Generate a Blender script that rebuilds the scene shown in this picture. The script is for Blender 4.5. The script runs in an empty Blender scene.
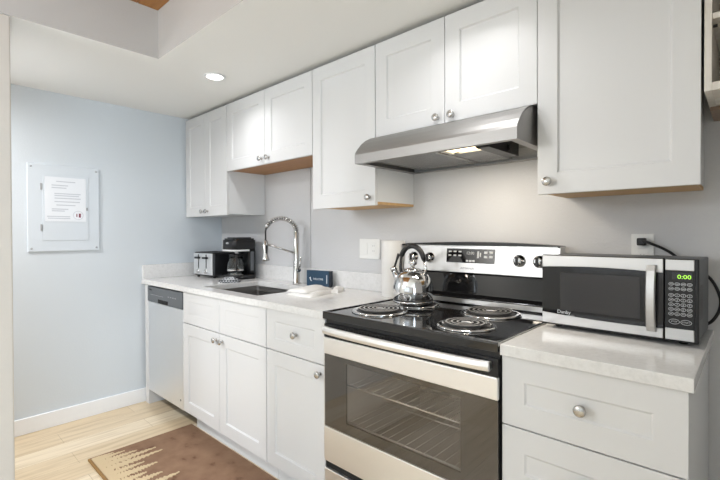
import bpy, bmesh, math, random
from mathutils import Vector, Matrix
random.seed(7)
S = bpy.context.scene
COL = S.collection
PI = math.pi

# ------------------------------------------------------------------ camera
cam_d = bpy.data.cameras.new('camera')
cam = bpy.data.objects.new('camera', cam_d)
COL.objects.link(cam)
YAW, PITCH, ROLL = 0.7467, -0.0093, -0.0033
FW = Vector((-math.sin(YAW), math.cos(YAW), 0)); RT = Vector((math.cos(YAW), math.sin(YAW), 0)); UP = Vector((0, 0, 1))
FW, UP = FW * math.cos(PITCH) + UP * math.sin(PITCH), UP * math.cos(PITCH) - FW * math.sin(PITCH)
RT, UP = RT * math.cos(ROLL) + UP * math.sin(ROLL), UP * math.cos(ROLL) - RT * math.sin(ROLL)
cm = Matrix((RT, UP, -FW)).transposed().to_4x4()
cm.translation = Vector((3.2992, -1.8374, 1.2311))
cam.matrix_world = cm
cam_d.sensor_width = 36.0
cam_d.lens = 422.82 / 720 * 36.0
cam_d.shift_y = (238.14 - 240) / 720
cam_d.clip_start = 0.02
S.camera = cam

# ------------------------------------------------------------------ world, lights, exposure
S.view_settings.view_transform = 'Standard'
S.view_settings.look = 'None'
S.view_settings.gamma = 1.0
S.view_settings.use_curve_mapping = False
S.view_settings.exposure = 0.23
W = bpy.data.worlds.new('world'); S.world = W
W.use_nodes = True
W.node_tree.nodes['Background'].inputs[0].default_value = (0.86, 0.93, 1.0, 1)
W.node_tree.nodes['Background'].inputs[1].default_value = 0.6

def area(name, loc, target, sx, sy, power, color, disk=False, spread=180):
    l = bpy.data.lights.new(name, 'AREA')
    l.shape = 'DISK' if disk else 'RECTANGLE'
    l.size = sx
    if not disk: l.size_y = sy
    l.energy = power; l.color = color
    l.spread = math.radians(spread)
    o = bpy.data.objects.new(name, l); COL.objects.link(o)
    o.location = loc
    o.rotation_euler = (Vector(target) - Vector(loc)).to_track_quat('-Z', 'Y').to_euler()
    return o
# daylight through the living-room window behind the camera and the patio door to the right
area('window_daylight', (2.2, -5.42, 1.45), (2.2, 0, 1.2), 2.5, 1.45, 8, (0.80, 0.90, 1.0))
area('patio_daylight', (5.52, -3.0, 1.25), (0, -3.0, 1.25), 2.6, 1.9, 105, (0.76, 0.88, 1.0))
# added point fill for the main room, no fixture behind it
pl = bpy.data.lights.new('main_room_fill', 'POINT'); pl.energy = 46; pl.color = (0.94, 0.965, 1.0); pl.shadow_soft_size = 0.16
po = bpy.data.objects.new('main_room_fill', pl); COL.objects.link(po); po.location = (1.35, -3.2, 1.75)

# ------------------------------------------------------------------ materials
def mat(name, color, rough=0.5, metal=0.0, coat=0.0, emit=None, estr=0.0, trans=0.0, ior=1.45, spec=0.5):
    m = bpy.data.materials.new(name); m.use_nodes = True
    b = m.node_tree.nodes['Principled BSDF']
    b.inputs['Base Color'].default_value = (*color, 1)
    b.inputs['Roughness'].default_value = rough
    b.inputs['Metallic'].default_value = metal
    b.inputs['Coat Weight'].default_value = coat
    b.inputs['Coat Roughness'].default_value = 0.06
    b.inputs['IOR'].default_value = ior
    b.inputs['Specular IOR Level'].default_value = spec
    b.inputs['Transmission Weight'].default_value = trans
    if emit:
        b.inputs['Emission Color'].default_value = (*emit, 1)
        b.inputs['Emission Strength'].default_value = estr
    return m
def nd(m, t, **kw):
    n = m.node_tree.nodes.new(t)
    for k, v in kw.items(): setattr(n, k, v)
    return n
def lk(m, a, b): m.node_tree.links.new(a, b)
def coords(m, scale=(1, 1, 1), rot=(0, 0, 0)):
    tc = nd(m, 'ShaderNodeTexCoord'); mp = nd(m, 'ShaderNodeMapping')
    mp.inputs['Scale'].default_value = scale; mp.inputs['Rotation'].default_value = rot
    lk(m, tc.outputs['Object'], mp.inputs['Vector'])
    return mp.outputs['Vector']
def noise(m, vec, scale, detail=3, rough=0.5):
    n = nd(m, 'ShaderNodeTexNoise'); n.inputs['Scale'].default_value = scale
    n.inputs['Detail'].default_value = detail; n.inputs['Roughness'].default_value = rough
    lk(m, vec, n.inputs['Vector']); return n
def ramp(m, fac, stops):
    r = nd(m, 'ShaderNodeValToRGB')
    e = r.color_ramp.elements
    e[0].position, e[0].color = stops[0][0], (*stops[0][1], 1)
    e[1].position, e[1].color = stops[-1][0], (*stops[-1][1], 1)
    for p, c in stops[1:-1]:
        x = e.new(p); x.color = (*c, 1)
    lk(m, fac, r.inputs['Fac']); return r
def bsdf(m): return m.node_tree.nodes['Principled BSDF']
def bump(m, fac, strength, dist=0.002):
    b = nd(m, 'ShaderNodeBump'); b.inputs['Strength'].default_value = strength; b.inputs['Distance'].default_value = dist
    lk(m, fac, b.inputs['Height']); lk(m, b.outputs['Normal'], bsdf(m).inputs['Normal'])

def wall_paint(name, col, strength=0.35):
    m = mat(name, col, 0.6)
    v = coords(m)
    n = noise(m, v, 90, 4, 0.6)
    bump(m, n.outputs['Fac'], strength, 0.004)
    return m
M = {}
M['wall_blue'] = wall_paint('pale blue grey wall paint', (0.625, 0.672, 0.71), 0.15)
M['wall_grey'] = wall_paint('light grey textured wall paint', (0.60, 0.60, 0.605), 0.45)
M['wall_warm'] = wall_paint('warm grey wall paint', (0.54, 0.525, 0.505), 0.15)
M['wall_cream'] = wall_paint('warm cream wall paint', (0.62, 0.585, 0.535), 0.15)
M['ceiling'] = wall_paint('off white ceiling paint', (0.86, 0.86, 0.84), 0.2)
M['trim'] = mat('white trim paint', (0.86, 0.87, 0.88), 0.4)
M['cab'] = mat('white cabinet paint', (0.685, 0.685, 0.685), 0.38)
M['cabside'] = mat('white melamine', (0.74, 0.75, 0.75), 0.5)
M['rubber'] = mat('black rubber', (0.015, 0.015, 0.015), 0.6)
M['black'] = mat('black plastic', (0.012, 0.012, 0.013), 0.35)
M['blackgloss'] = mat('gloss black enamel', (0.008, 0.008, 0.009), 0.07, coat=0.5)
M['dark'] = mat('dark void', (0.01, 0.01, 0.01), 0.8)
M['chrome'] = mat('polished chrome', (0.72, 0.72, 0.72), 0.06, 1.0)
M['faucet'] = mat('faucet steel', (0.50, 0.495, 0.48), 0.17, 1.0)
M['nickel'] = mat('brushed nickel', (0.55, 0.54, 0.52), 0.25, 1.0)
M['grey'] = mat('grey plastic', (0.11, 0.12, 0.13), 0.4)
M['midgrey'] = mat('mid grey plastic', (0.38, 0.39, 0.40), 0.4)
M['white_plastic'] = mat('white plastic', (0.80, 0.80, 0.78), 0.35)
M['panel_paint'] = mat('pale grey enamel', (0.64, 0.69, 0.735), 0.4)
M['paper'] = mat('glossy white paper', (0.80, 0.83, 0.87), 0.25, coat=0.3)
M['ink'] = mat('grey print', (0.52, 0.55, 0.60), 0.5)
M['red_ink'] = mat('dark red print', (0.22, 0.05, 0.08), 0.5)
M['white_ink'] = mat('white print', (0.75, 0.78, 0.8), 0.5)
M['key_ink'] = mat('pale grey print', (0.55, 0.56, 0.57), 0.5)
M['navy'] = mat('navy card', (0.022, 0.058, 0.105), 0.45)
M['navy_dark'] = mat('dark navy card', (0.012, 0.02, 0.035), 0.5)
M['towel'] = None
M['coil'] = mat('bright coil metal', (0.62, 0.615, 0.61), 0.40, 0.85)  # oven racks too; on the burners it paints the coil tops as lit
M['coil_shaded'] = mat('shaded coil metal', (0.07, 0.07, 0.07), 0.6, 0.3)  # darker copy of the coil metal, paints shade onto the coil sides
M['frit'] = mat('dark ceramic border print', (0.022, 0.020, 0.018), 0.5)
M['panbowl'] = mat('dark burner bowl', (0.05, 0.05, 0.05), 0.4, 0.6)  # chrome bowl coloured dark, painting in the dark reflection under the coil
M['glass'] = mat('clear glass', (0.9, 0.93, 0.93), 0.02, trans=1.0)
M['led'] = mat('green led digits', (0.05, 0.1, 0.01), 0.5, emit=(0.45, 0.95, 0.08), estr=1.3)
M['lens'] = mat('glowing lamp lens', (1, 1, 1), 0.4, emit=(1.0, 0.97, 0.92), estr=9.0)
M['tube'] = mat('glowing lamp tube', (1, 0.9, 0.7), 0.4, emit=(1.0, 0.80, 0.50), estr=3.5)
M['enamel'] = mat('grey oven enamel', (0.46, 0.435, 0.41), 0.5)
M['pane'] = mat('window glass', (1, 1, 1), 0.0, trans=1.0)

def stainless(name, col, rough, axis, amt=0.12):
    m = mat(name, col, rough, 1.0)
    sc = [4, 4, 4]
    for i in range(3):
        if i != axis: sc[i] = 400
    v = coords(m, tuple(sc))
    n = noise(m, v, 1.0, 2)
    mr = nd(m, 'ShaderNodeMapRange')
    mr.inputs['To Min'].default_value = rough - amt * .5; mr.inputs['To Max'].default_value = rough + amt
    lk(m, n.outputs['Fac'], mr.inputs['Value']); lk(m, mr.outputs['Result'], bsdf(m).inputs['Roughness'])
    bump(m, n.outputs['Fac'], 0.06, 0.0005)
    return m
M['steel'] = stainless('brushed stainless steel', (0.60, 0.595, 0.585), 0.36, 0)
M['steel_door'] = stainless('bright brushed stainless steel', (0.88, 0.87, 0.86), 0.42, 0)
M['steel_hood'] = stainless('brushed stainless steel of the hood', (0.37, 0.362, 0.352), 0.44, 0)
M['steel_pale'] = stainless('pale brushed stainless steel', (0.80, 0.81, 0.82), 0.45, 2)
M['steel_sink'] = stainless('sink stainless steel', (0.30, 0.29, 0.28), 0.35, 0)

def quartz():
    m = mat('white speckled quartz', (0.72, 0.71, 0.69), 0.16)
    v = coords(m)
    n = noise(m, v, 60, 6, 0.7); n2 = noise(m, v, 6, 5, 0.6)
    r = ramp(m, n.outputs['Fac'], [(0.35, (0.69, 0.685, 0.675)), (0.5, (0.745, 0.74, 0.73)), (0.7, (0.775, 0.77, 0.765))])
    mx = nd(m, 'ShaderNodeMixRGB', blend_type='MULTIPLY'); mx.inputs['Fac'].default_value = 0.25
    r2 = ramp(m, n2.outputs['Fac'], [(0.4, (0.93, 0.925, 0.92)), (0.55, (1, 1, 1))])
    lk(m, r.outputs['Color'], mx.inputs[1]); lk(m, r2.outputs['Color'], mx.inputs[2])
    lk(m, mx.outputs['Color'], bsdf(m).inputs['Base Color'])
    return m
M['quartz'] = quartz()

def wood(name, c0, c1, scale=(1, 14, 14), rough=0.5):
    m = mat(name, c0, rough)
    v = coords(m, scale)
    n = noise(m, v, 3.0, 6, 0.6)
    r = ramp(m, n.outputs['Fac'], [(0.3, c0), (0.7, c1)])
    lk(m, r.outputs['Color'], bsdf(m).inputs['Base Color'])
    return m
M['ply'] = wood('birch plywood underside', (0.55, 0.33, 0.13), (0.66, 0.42, 0.19))
M['ply_dark'] = wood('brown plywood underside', (0.36, 0.16, 0.05), (0.44, 0.22, 0.08))
M['shelf_wood'] = wood('whitewashed shelf wood', (0.62, 0.57, 0.50), (0.76, 0.73, 0.67), (14, 14, 1))
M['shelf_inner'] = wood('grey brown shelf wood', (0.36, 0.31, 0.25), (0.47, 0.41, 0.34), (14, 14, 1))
M['shelf_under'] = wood('brown shelf underside', (0.25, 0.17, 0.12), (0.36, 0.26, 0.19), (2, 14, 14))
M['orange_wood'] = wood('varnished orange pine boards', (0.30, 0.115, 0.02), (0.44, 0.20, 0.045), (2, 18, 2), 0.3)

def floor_mat():
    m = mat('light oak plank flooring', (0.6, 0.5, 0.35), 0.32)
    v = coords(m, (1, 1, 1), (0, 0, PI / 2))
    b = nd(m, 'ShaderNodeTexBrick'); b.offset = 0.37; b.squash = 1.0
    b.inputs['Scale'].default_value = 1.0
    b.inputs['Brick Width'].default_value = 1.2; b.inputs['Row Height'].default_value = 0.16
    b.inputs['Mortar Size'].default_value = 0.0012; b.inputs['Mortar Smooth'].default_value = 0.3
    b.inputs['Bias'].default_value = 0.0
    b.inputs['Color1'].default_value = (0.62, 0.49, 0.32, 1); b.inputs['Color2'].default_value = (0.80, 0.70, 0.54, 1)
    b.inputs['Mortar'].default_value = (0.40, 0.30, 0.18, 1)
    lk(m, v, b.inputs['Vector'])
    v2 = coords(m, (16, 1.1, 1))
    n = noise(m, v2, 2.2, 6, 0.6)
    r = ramp(m, n.outputs['Fac'], [(0.3, (0.72, 0.67, 0.60)), (0.52, (1, 1, 1)), (0.8, (1.08, 1.08, 1.08))])
    mx = nd(m, 'ShaderNodeMixRGB', blend_type='MULTIPLY'); mx.inputs['Fac'].default_value = 0.9
    lk(m, b.outputs['Color'], mx.inputs[1]); lk(m, r.outputs['Color'], mx.inputs[2])
    lk(m, mx.outputs['Color'], bsdf(m).inputs['Base Color'])
    bump(m, b.outputs['Fac'], -0.3, 0.001)
    return m
M['floor'] = floor_mat()

def rug_mat():
    m = mat('brown rug pile', (0.14, 0.075, 0.045), 0.95, spec=0.1)
    v = coords(m)
    n = noise(m, v, 10, 3, 0.55); n2 = noise(m, v, 300, 2)
    r = ramp(m, n.outputs['Fac'], [(0.30, (0.12, 0.062, 0.038)), (0.40, (0.23, 0.138, 0.088)), (0.75, (0.29, 0.183, 0.12))])
    lk(m, r.outputs['Color'], bsdf(m).inputs['Base Color'])
    bump(m, n2.outputs['Fac'], 0.6, 0.003)
    return m
M['rug'] = rug_mat()
M['rug_beige'] = mat('beige rug pile', (0.56, 0.44, 0.28), 0.95, spec=0.1)
M['rug_edge'] = mat('tan rug binding', (0.30, 0.18, 0.075), 0.9, spec=0.1)

def cloth_mat(name, c, check=False):
    m = mat(name, c, 0.9, spec=0.15)
    v = coords(m)
    if check:
        k = nd(m, 'ShaderNodeTexChecker'); k.inputs['Scale'].default_value = 75
        k.inputs['Color1'].default_value = (*c, 1); k.inputs['Color2'].default_value = (0.07, 0.075, 0.08, 1)
        lk(m, v, k.inputs['Vector']); lk(m, k.outputs['Color'], bsdf(m).inputs['Base Color'])
    n = noise(m, v, 220, 2)
    bump(m, n.outputs['Fac'], 0.4, 0.002)
    return m
M['towel'] = cloth_mat('white cotton', (0.80, 0.79, 0.77))
M['dishcloth'] = cloth_mat('checked cloth', (0.50, 0.51, 0.53), True)
M['tissue'] = cloth_mat('white paper towel', (0.82, 0.81, 0.79))

def filter_mat():
    m = mat('aluminium filter mesh', (0.36, 0.36, 0.36), 0.4, 0.85)
    v = coords(m, (1, 1, 1), (0, 0, PI / 4))
    k = nd(m, 'ShaderNodeTexChecker'); k.inputs['Scale'].default_value = 160
    k.inputs['Color1'].default_value = (0.12, 0.12, 0.12, 1); k.inputs['Color2'].default_value = (0.5, 0.5, 0.5, 1)
    lk(m, v, k.inputs['Vector']); lk(m, k.outputs['Color'], bsdf(m).inputs['Base Color'])
    return m
M['filter'] = filter_mat()

def oven_glass():
    m = bpy.data.materials.new('tinted oven glass'); m.use_nodes = True
    nt = m.node_tree; nt.nodes.clear()
    out = nd(m, 'ShaderNodeOutputMaterial'); mx = nd(m, 'ShaderNodeMixShader')
    tr = nd(m, 'ShaderNodeBsdfTransparent'); tr.inputs[0].default_value = (0.92, 0.90, 0.88, 1)
    gl = nd(m, 'ShaderNodeBsdfGlossy'); gl.inputs['Roughness'].default_value = 0.02; gl.inputs[0].default_value = (0.9, 0.87, 0.84, 1)
    fr = nd(m, 'ShaderNodeFresnel'); fr.inputs[0].default_value = 2.0
    geo = nd(m, 'ShaderNodeNewGeometry'); inv = nd(m, 'ShaderNodeMath', operation='SUBTRACT'); inv.inputs[0].default_value = 1.0; mu = nd(m, 'ShaderNodeMath', operation='MULTIPLY')
    lk(m, geo.outputs['Backfacing'], inv.inputs[1]); lk(m, fr.outputs[0], mu.inputs[0]); lk(m, inv.outputs[0], mu.inputs[1])
    lk(m, mu.outputs[0], mx.inputs[0]); lk(m, tr.outputs[0], mx.inputs[1]); lk(m, gl.outputs[0], mx.inputs[2])
    lk(m, mx.outputs[0], out.inputs[0])
    return m
M['oven_glass'] = oven_glass()

# ------------------------------------------------------------------ mesh helpers
def BM(): return bmesh.new()
def box(bm, x0, x1, y0, y1, z0, z1, mi=0):
    vs = [bm.verts.new(p) for p in ((x0, y0, z0), (x1, y0, z0), (x1, y1, z0), (x0, y1, z0), (x0, y0, z1), (x1, y0, z1), (x1, y1, z1), (x0, y1, z1))]
    fs = [bm.faces.new([vs[i] for i in q]) for q in ((0, 3, 2, 1), (4, 5, 6, 7), (0, 1, 5, 4), (1, 2, 6, 5), (2, 3, 7, 6), (3, 0, 4, 7))]
    for f in fs: f.material_index = mi
    return vs
def cyl(bm, p0, p1, r0, r1=None, n=24, cap=True):
    r1 = r0 if r1 is None else r1
    tube(bm, [p0, p1], [r0, r1], n, cap)
def tube(bm, pts, rad, n=10, cap=True):
    pts = [Vector(p) for p in pts]
    if not isinstance(rad, (list, tuple)): rad = [rad] * len(pts)
    rings = []; up = None
    for i, p in enumerate(pts):
        a = pts[max(i - 1, 0)]; b = pts[min(i + 1, len(pts) - 1)]
        t = (b - a).normalized()
        if up is None:
            up = Vector((0, 0, 1)) if abs(t.z) < 0.9 else Vector((0, 1, 0))
        s = t.cross(up).normalized(); up = s.cross(t).normalized()
        rings.append([bm.verts.new(p + (s * math.cos(2 * PI * k / n) + up * math.sin(2 * PI * k / n)) * rad[i]) for k in range(n)])
    for a, b in zip(rings, rings[1:]):
        for k in range(n):
            f = bm.faces.new((a[k], a[(k + 1) % n], b[(k + 1) % n], b[k])); f.smooth = True
    if cap:
        bm.faces.new(list(reversed(rings[0]))); bm.faces.new(rings[-1])
def lathe(bm, prof, c, axis='z', n=32, smooth=True, rot=None):
    """prof: list of (radius, height) along axis from c"""
    c = Vector(c); rings = []
    def place(r, h, a):
        x, y = r * math.cos(a), r * math.sin(a)
        if axis == 'z': return c + Vector((x, y, h))
        if axis == '-y': return c + Vector((x, -h, y))
        if axis == 'x': return c + Vector((h, x, y))
    for r, h in prof:
        if r < 1e-6: rings.append([bm.verts.new(place(0, h, 0))])
        else: rings.append([bm.verts.new(place(r, h, 2 * PI * k / n)) for k in range(n)])
    for a, b in zip(rings, rings[1:]):
        if len(a) == 1 and len(b) == 1: continue
        for k in range(n):
            k2 = (k + 1) % n
            if len(a) == 1: f = bm.faces.new((a[0], b[k2], b[k]))
            elif len(b) == 1: f = bm.faces.new((a[k], a[k2], b[0]))
            else: f = bm.faces.new((a[k], a[k2], b[k2], b[k]))
            f.smooth = smooth
    if len(rings[0]) > 1: bm.faces.new(list(reversed(rings[0])))
    if len(rings[-1]) > 1: bm.faces.new(rings[-1])
def prism_x(bm, prof, x0, x1):
    """prof = [(y,z)...] extruded along x"""
    a = [bm.verts.new((x0, y, z)) for y, z in prof]; b = [bm.verts.new((x1, y, z)) for y, z in prof]
    n = len(prof)
    for k in range(n): bm.faces.new((a[k], a[(k + 1) % n], b[(k + 1) % n], b[k]))
    bm.faces.new(list(reversed(a))); bm.faces.new(b)
def prism_z(bm, prof, z0, z1, mi=0):
    a = [bm.verts.new((x, y, z0)) for x, y in prof]; b = [bm.verts.new((x, y, z1)) for x, y in prof]
    n = len(prof)
    fs = [bm.faces.new((a[k], a[(k + 1) % n], b[(k + 1) % n], b[k])) for k in range(n)]
    fs.append(bm.faces.new(list(reversed(a)))); fs.append(bm.faces.new(b))
    for f in fs: f.material_index = mi
def prism_y(bm, prof, y0, y1):
    a = [bm.verts.new((x, y0, z)) for x, z in prof]; b = [bm.verts.new((x, y1, z)) for x, z in prof]
    n = len(prof)
    for k in range(n): bm.faces.new((a[k], a[(k + 1) % n], b[(k + 1) % n], b[k]))
    bm.faces.new(list(reversed(a))); bm.faces.new(b)
def shaker(bm, x0, x1, z0, z1, yf, t=0.019, st=0.066, rl=0.068, d=0.008):
    """a framed door facing -y whose front is at yf"""
    def ring(a, b, c, e, y): return [bm.verts.new(p) for p in ((a, y, c), (b, y, c), (b, y, e), (a, y, e))]
    o = ring(x0, x1, z0, z1, yf); i = ring(x0 + st, x1 - st, z0 + rl, z1 - rl, yf)
    s = 0.005
    p = ring(x0 + st + s, x1 - st - s, z0 + rl + s, z1 - rl - s, yf + d); bk = ring(x0, x1, z0, z1, yf + t)
    for k in range(4):
        j = (k + 1) % 4
        bm.faces.new((o[k], o[j], i[j], i[k])); bm.faces.new((i[k], i[j], p[j], p[k])); bm.faces.new((o[j], o[k], bk[k], bk[j]))
    bm.faces.new(p); bm.faces.new(list(reversed(bk)))

ORG = {}
def obj(name, bm, m, parent=None, bev=0.0, seg=2, center=True, kind=None):
    bmesh.ops.recalc_face_normals(bm, faces=bm.faces)
    if center:
        xs = [v.co for v in bm.verts]
        c = Vector([(min(v[i] for v in xs) + max(v[i] for v in xs)) / 2 for i in range(3)])
        bmesh.ops.translate(bm, verts=bm.verts, vec=-c)
    else: c = Vector((0, 0, 0))
    me = bpy.data.meshes.new(name); bm.to_mesh(me); bm.free()
    o = bpy.data.objects.new(name, me); COL.objects.link(o)
    for x in (m if isinstance(m, (list, tuple)) else [m]): me.materials.append(x)
    if parent is not None:
        o.parent = parent; o.location = c - ORG[parent.name]
    else: o.location = c
    ORG[o.name] = c
    if bev:
        b = o.modifiers.new('bevel', 'BEVEL'); b.width = bev; b.segments = seg; b.limit_method = 'ANGLE'; b.angle_limit = math.radians(35)
        b.harden_normals = False
    if kind: o['kind'] = kind
    return o
def thing(name, label, cat, loc=(0, 0, 0), local=False, rz=0.0, group=None):
    o = bpy.data.objects.new(name, None); COL.objects.link(o)
    o.empty_display_size = 0.05
    o.location = loc; o.rotation_euler = (0, 0, rz)
    ORG[o.name] = Vector((0, 0, 0)) if local else Vector(loc)
    o['label'] = label; o['category'] = cat
    if group: o['group'] = group
    return o
def tag(o, label, cat, group=None):
    o['label'] = label; o['category'] = cat
    if group: o['group'] = group
    return o
def text(name, s, size, loc, m, parent, rot=(PI / 2, 0, 0), ext=0.0004, align='LEFT', sx=1.0):
    c = bpy.data.curves.new(name, 'FONT'); c.body = s; c.size = size; c.extrude = ext; c.align_x = align
    c.resolution_u = 3
    tmp = bpy.data.objects.new(name, c); COL.objects.link(tmp); bpy.context.view_layer.update()
    me = bpy.data.meshes.new_from_object(tmp.evaluated_get(bpy.context.evaluated_depsgraph_get())); me.name = name
    bpy.data.objects.remove(tmp); bpy.data.curves.remove(c)
    o = bpy.data.objects.new(name, me); COL.objects.link(o); me.materials.clear(); me.materials.append(m)
    o.parent = parent; o.location = Vector(loc) - ORG[parent.name]; o.rotation_euler = rot; o.scale = (sx, 1, 1)
    ORG[o.name] = Vector(loc)
    return o
def struct(name, bm, m, bev=0.0): return obj(name, bm, m, bev=bev, kind='structure', center=False)

# ------------------------------------------------------------------ the setting
ZC = 2.151
b = BM(); box(b, -0.1, 5.6, -5.5, 0.1, -0.08, 0); struct('floor', b, M['floor'])
b = BM(); box(b, -0.12, 0, -5.5, 0.1, 0, 2.6); struct('wall_left', b, M['wall_blue'])
b = BM(); box(b, 0, 5.6, 0, 0.12, 0, 2.6); struct('wall_back', b, M['wall_grey'])
b = BM(); box(b, 1.105, 1.156, -0.006, 0, 0.95, 1.67); struct('trim_1', b, M['wall_grey'], 0.002)
# unseen wall, added to block light from the kitchen's right end
b = BM(); box(b, 3.80, 3.92, -1.80, 0.0, 0, 2.6); struct('blocker_wall', b, M['wall_grey'])
# lowered kitchen ceiling; its raised edge faces the taller main room
b = BM(); prism_z(b, [(0, 0), (0, -5.5), (1.02, -5.5), (1.02, -0.922), (5.6, -0.922), (5.6, 0)], ZC, 2.42)
b.faces.ensure_lookup_table()
for f in b.faces:
    f.normal_update(); f.material_index = 1 if abs(f.normal.z) < 0.5 else 0
struct('ceiling', b, [M['ceiling'], M['wall_warm']])
b = BM(); box(b, 0.90, 1.02, -5.5, -1.525, 0, ZC - 0.0005); struct('wall_stub', b, M['wall_cream'], 0.006)
# patio door wall to the right
b = BM(); box(b, 5.6, 5.7, -5.5, -4.3, 0, 2.6); box(b, 5.6, 5.7, -1.7, 0.1, 0, 2.6); box(b, 5.6, 5.7, -4.3, -1.7, 2.2, 2.6); struct('wall_patio', b, M['wall_warm'])
b = BM()
for yy in (-4.3, -3.03, -1.76): box(b, 5.6, 5.66, yy, yy + 0.06, 0.0, 2.2)
box(b, 5.6, 5.66, -4.3, -1.7, 0, 0.08); box(b, 5.6, 5.66, -4.3, -1.7, 2.12, 2.2); wd = struct('door_1', b, M['trim'])
b = BM(); box(b, 5.63, 5.635, -4.25, -1.75, 0.05, 2.15); obj('pane', b, M['pane'], wd)
b = BM(); y = -2.20
while y < -0.93:
    box(b, 1.021, 2.30, y, min(y + 0.113, -0.923), 2.402, 2.42); y += 0.118
box(b, 1.021, 2.30, -2.20, -0.923, 2.415, 2.44)
struct('ceiling_boards', b, M['orange_wood'])
b = BM(); box(b, 1.021, 5.6, -5.5, -2.2005, 2.402, 2.44); box(b, 2.3005, 5.6, -2.2005, -0.923, 2.402, 2.44)
struct('ceiling_main', b, M['ceiling'])
# living-room wall behind the camera with its window
b = BM(); box(b, -0.1, 0.85, -5.6, -5.5, 0, 2.6); box(b, 3.55, 5.6, -5.6, -5.5, 0, 2.6); box(b, 0.85, 3.55, -5.6, -5.5, 0, 0.65); box(b, 0.85, 3.55, -5.6, -5.5, 2.25, 2.6)
struct('wall_front', b, M['wall_warm'])
b = BM()
for x in (0.85, 1.72, 2.62, 3.49): box(b, x, x + 0.06, -5.57, -5.5, 0.65, 2.25)
box(b, 0.85, 3.55, -5.57, -5.5, 0.65, 0.71); box(b, 0.85, 3.55, -5.57, -5.5, 2.19, 2.25)
wf = struct('window_1', b, M['trim'])
b = BM(); box(b, 0.9, 3.5, -5.545, -5.54, 0.7, 2.2); o = obj('pane', b, M['pane'], wf)
b = BM(); box(b, 0.0, 0.013, -5.4, -0.622, 0, 0.10); struct('baseboard_left', b, M['trim'], 0.003)

# ------------------------------------------------------------------ base cabinets
def knob(parent, x, y, z, name='knob', r=0.0155):
    b = BM(); lathe(b, [(0.0085, 0), (0.0085, 0.003), (0.0055, 0.006), (0.0055, 0.013), (r * .8, 0.016), (r, 0.019), (r, 0.024), (r * .8, 0.027), (0, 0.028)], (x, y, z), '-y', 20)
    return obj(name, b, M['nickel'], parent)
YB, ZT = -0.634, 0.872
def carcass(p, x0, x1, z0=0.112, z1=0.874, yf=YB + 0.0195, kick=True, kx0=None):
    b = BM(); box(b, x0, x1, yf, -0.005, z0, z1); obj('body', b, M['cabside'], p)
    if kick:
        b = BM(); box(b, x0 if kx0 is None else kx0, x1, -0.565, -0.55, 0, z0); obj('toe_kick', b, M['cabside'], p)

b = BM(); box(b, 0.022, 0.082, YB + 0.004, -0.03, 0.0, 0.874); tag(obj('filler_panel', b, M['cab'], bev=0.001), 'narrow white filler panel between the left wall and the dishwasher', 'panel')

sb = thing('sink_base_cabinet', 'white two-door base cabinet under the sink, two blank panels above its doors', 'cabinet', (1.104, -0.3, 0))
# hollow carcass so that the basin hangs inside
b = BM()
box(b, 0.653, 0.671, YB + 0.0195, -0.005, 0.112, 0.874); box(b, 1.538, 1.556, YB + 0.0195, -0.005, 0.112, 0.874)
box(b, 0.671, 1.538, YB + 0.0195, -0.005, 0.112, 0.13); box(b, 0.671, 1.538, -0.02, -0.005, 0.13, 0.874)
box(b, 0.671, 1.538, YB + 0.0195, YB + 0.035, 0.66, 0.874)
obj('body', b, M['cabside'], sb)
b = BM(); box(b, 0.69, 1.556, -0.565, -0.55, 0, 0.112); obj('toe_kick', b, M['cabside'], sb)
for x0, x1 in ((0.655, 1.1025), (1.1055, 1.554)):
    b = BM(); shaker(b, x0, x1, 0.678, ZT, YB, d=0.001, rl=0.055); obj('false_drawer_front', b, M['cab'], sb, 0.0012)
for x0, x1, kx in ((0.655, 1.1025, 1.071), (1.1055, 1.554, 1.140)):
    b = BM(); shaker(b, x0, x1, 0.114, 0.673, YB); d = obj('door', b, M['cab'], sb, 0.0012); knob(d, kx, YB, 0.634)

db = thing('drawer_base_cabinet', 'white base cabinet with one drawer over one door, left of the range', 'cabinet', (1.77, -0.3, 0))
carcass(db, 1.558, 1.985)
b = BM(); shaker(b, 1.560, 1.983, 0.678, ZT, YB, d=0.003, rl=0.055); d = obj('drawer', b, M['cab'], db, 0.0012); knob(d, 1.79, YB, 0.776)
b = BM(); shaker(b, 1.560, 1.983, 0.114, 0.673, YB); d = obj('door', b, M['cab'], db, 0.0012); knob(d, 1.953, YB, 0.636)

rb = thing('drawer_stack_cabinet', 'white base cabinet of wide drawers under the microwave', 'cabinet', (2.975, -0.3, 0))
carcass(rb, 2.757, 3.190)
for z0, z1, kn in ((0.671, ZT, True), (0.470, 0.667, False), (0.116, 0.466, False)):
    b = BM(); shaker(b, 2.758, 3.197, z0, z1, YB, d=0.004, rl=0.068); d = obj('drawer', b, M['cab'], rb, 0.0012)
    knob(d, 2.975, YB, (z0 + z1) / 2)
b = BM(); box(b, 3.1905, 3.196, YB + 0.021, -0.005, 0, 0.874); obj('side_panel', b, M['cabside'], rb)

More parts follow.
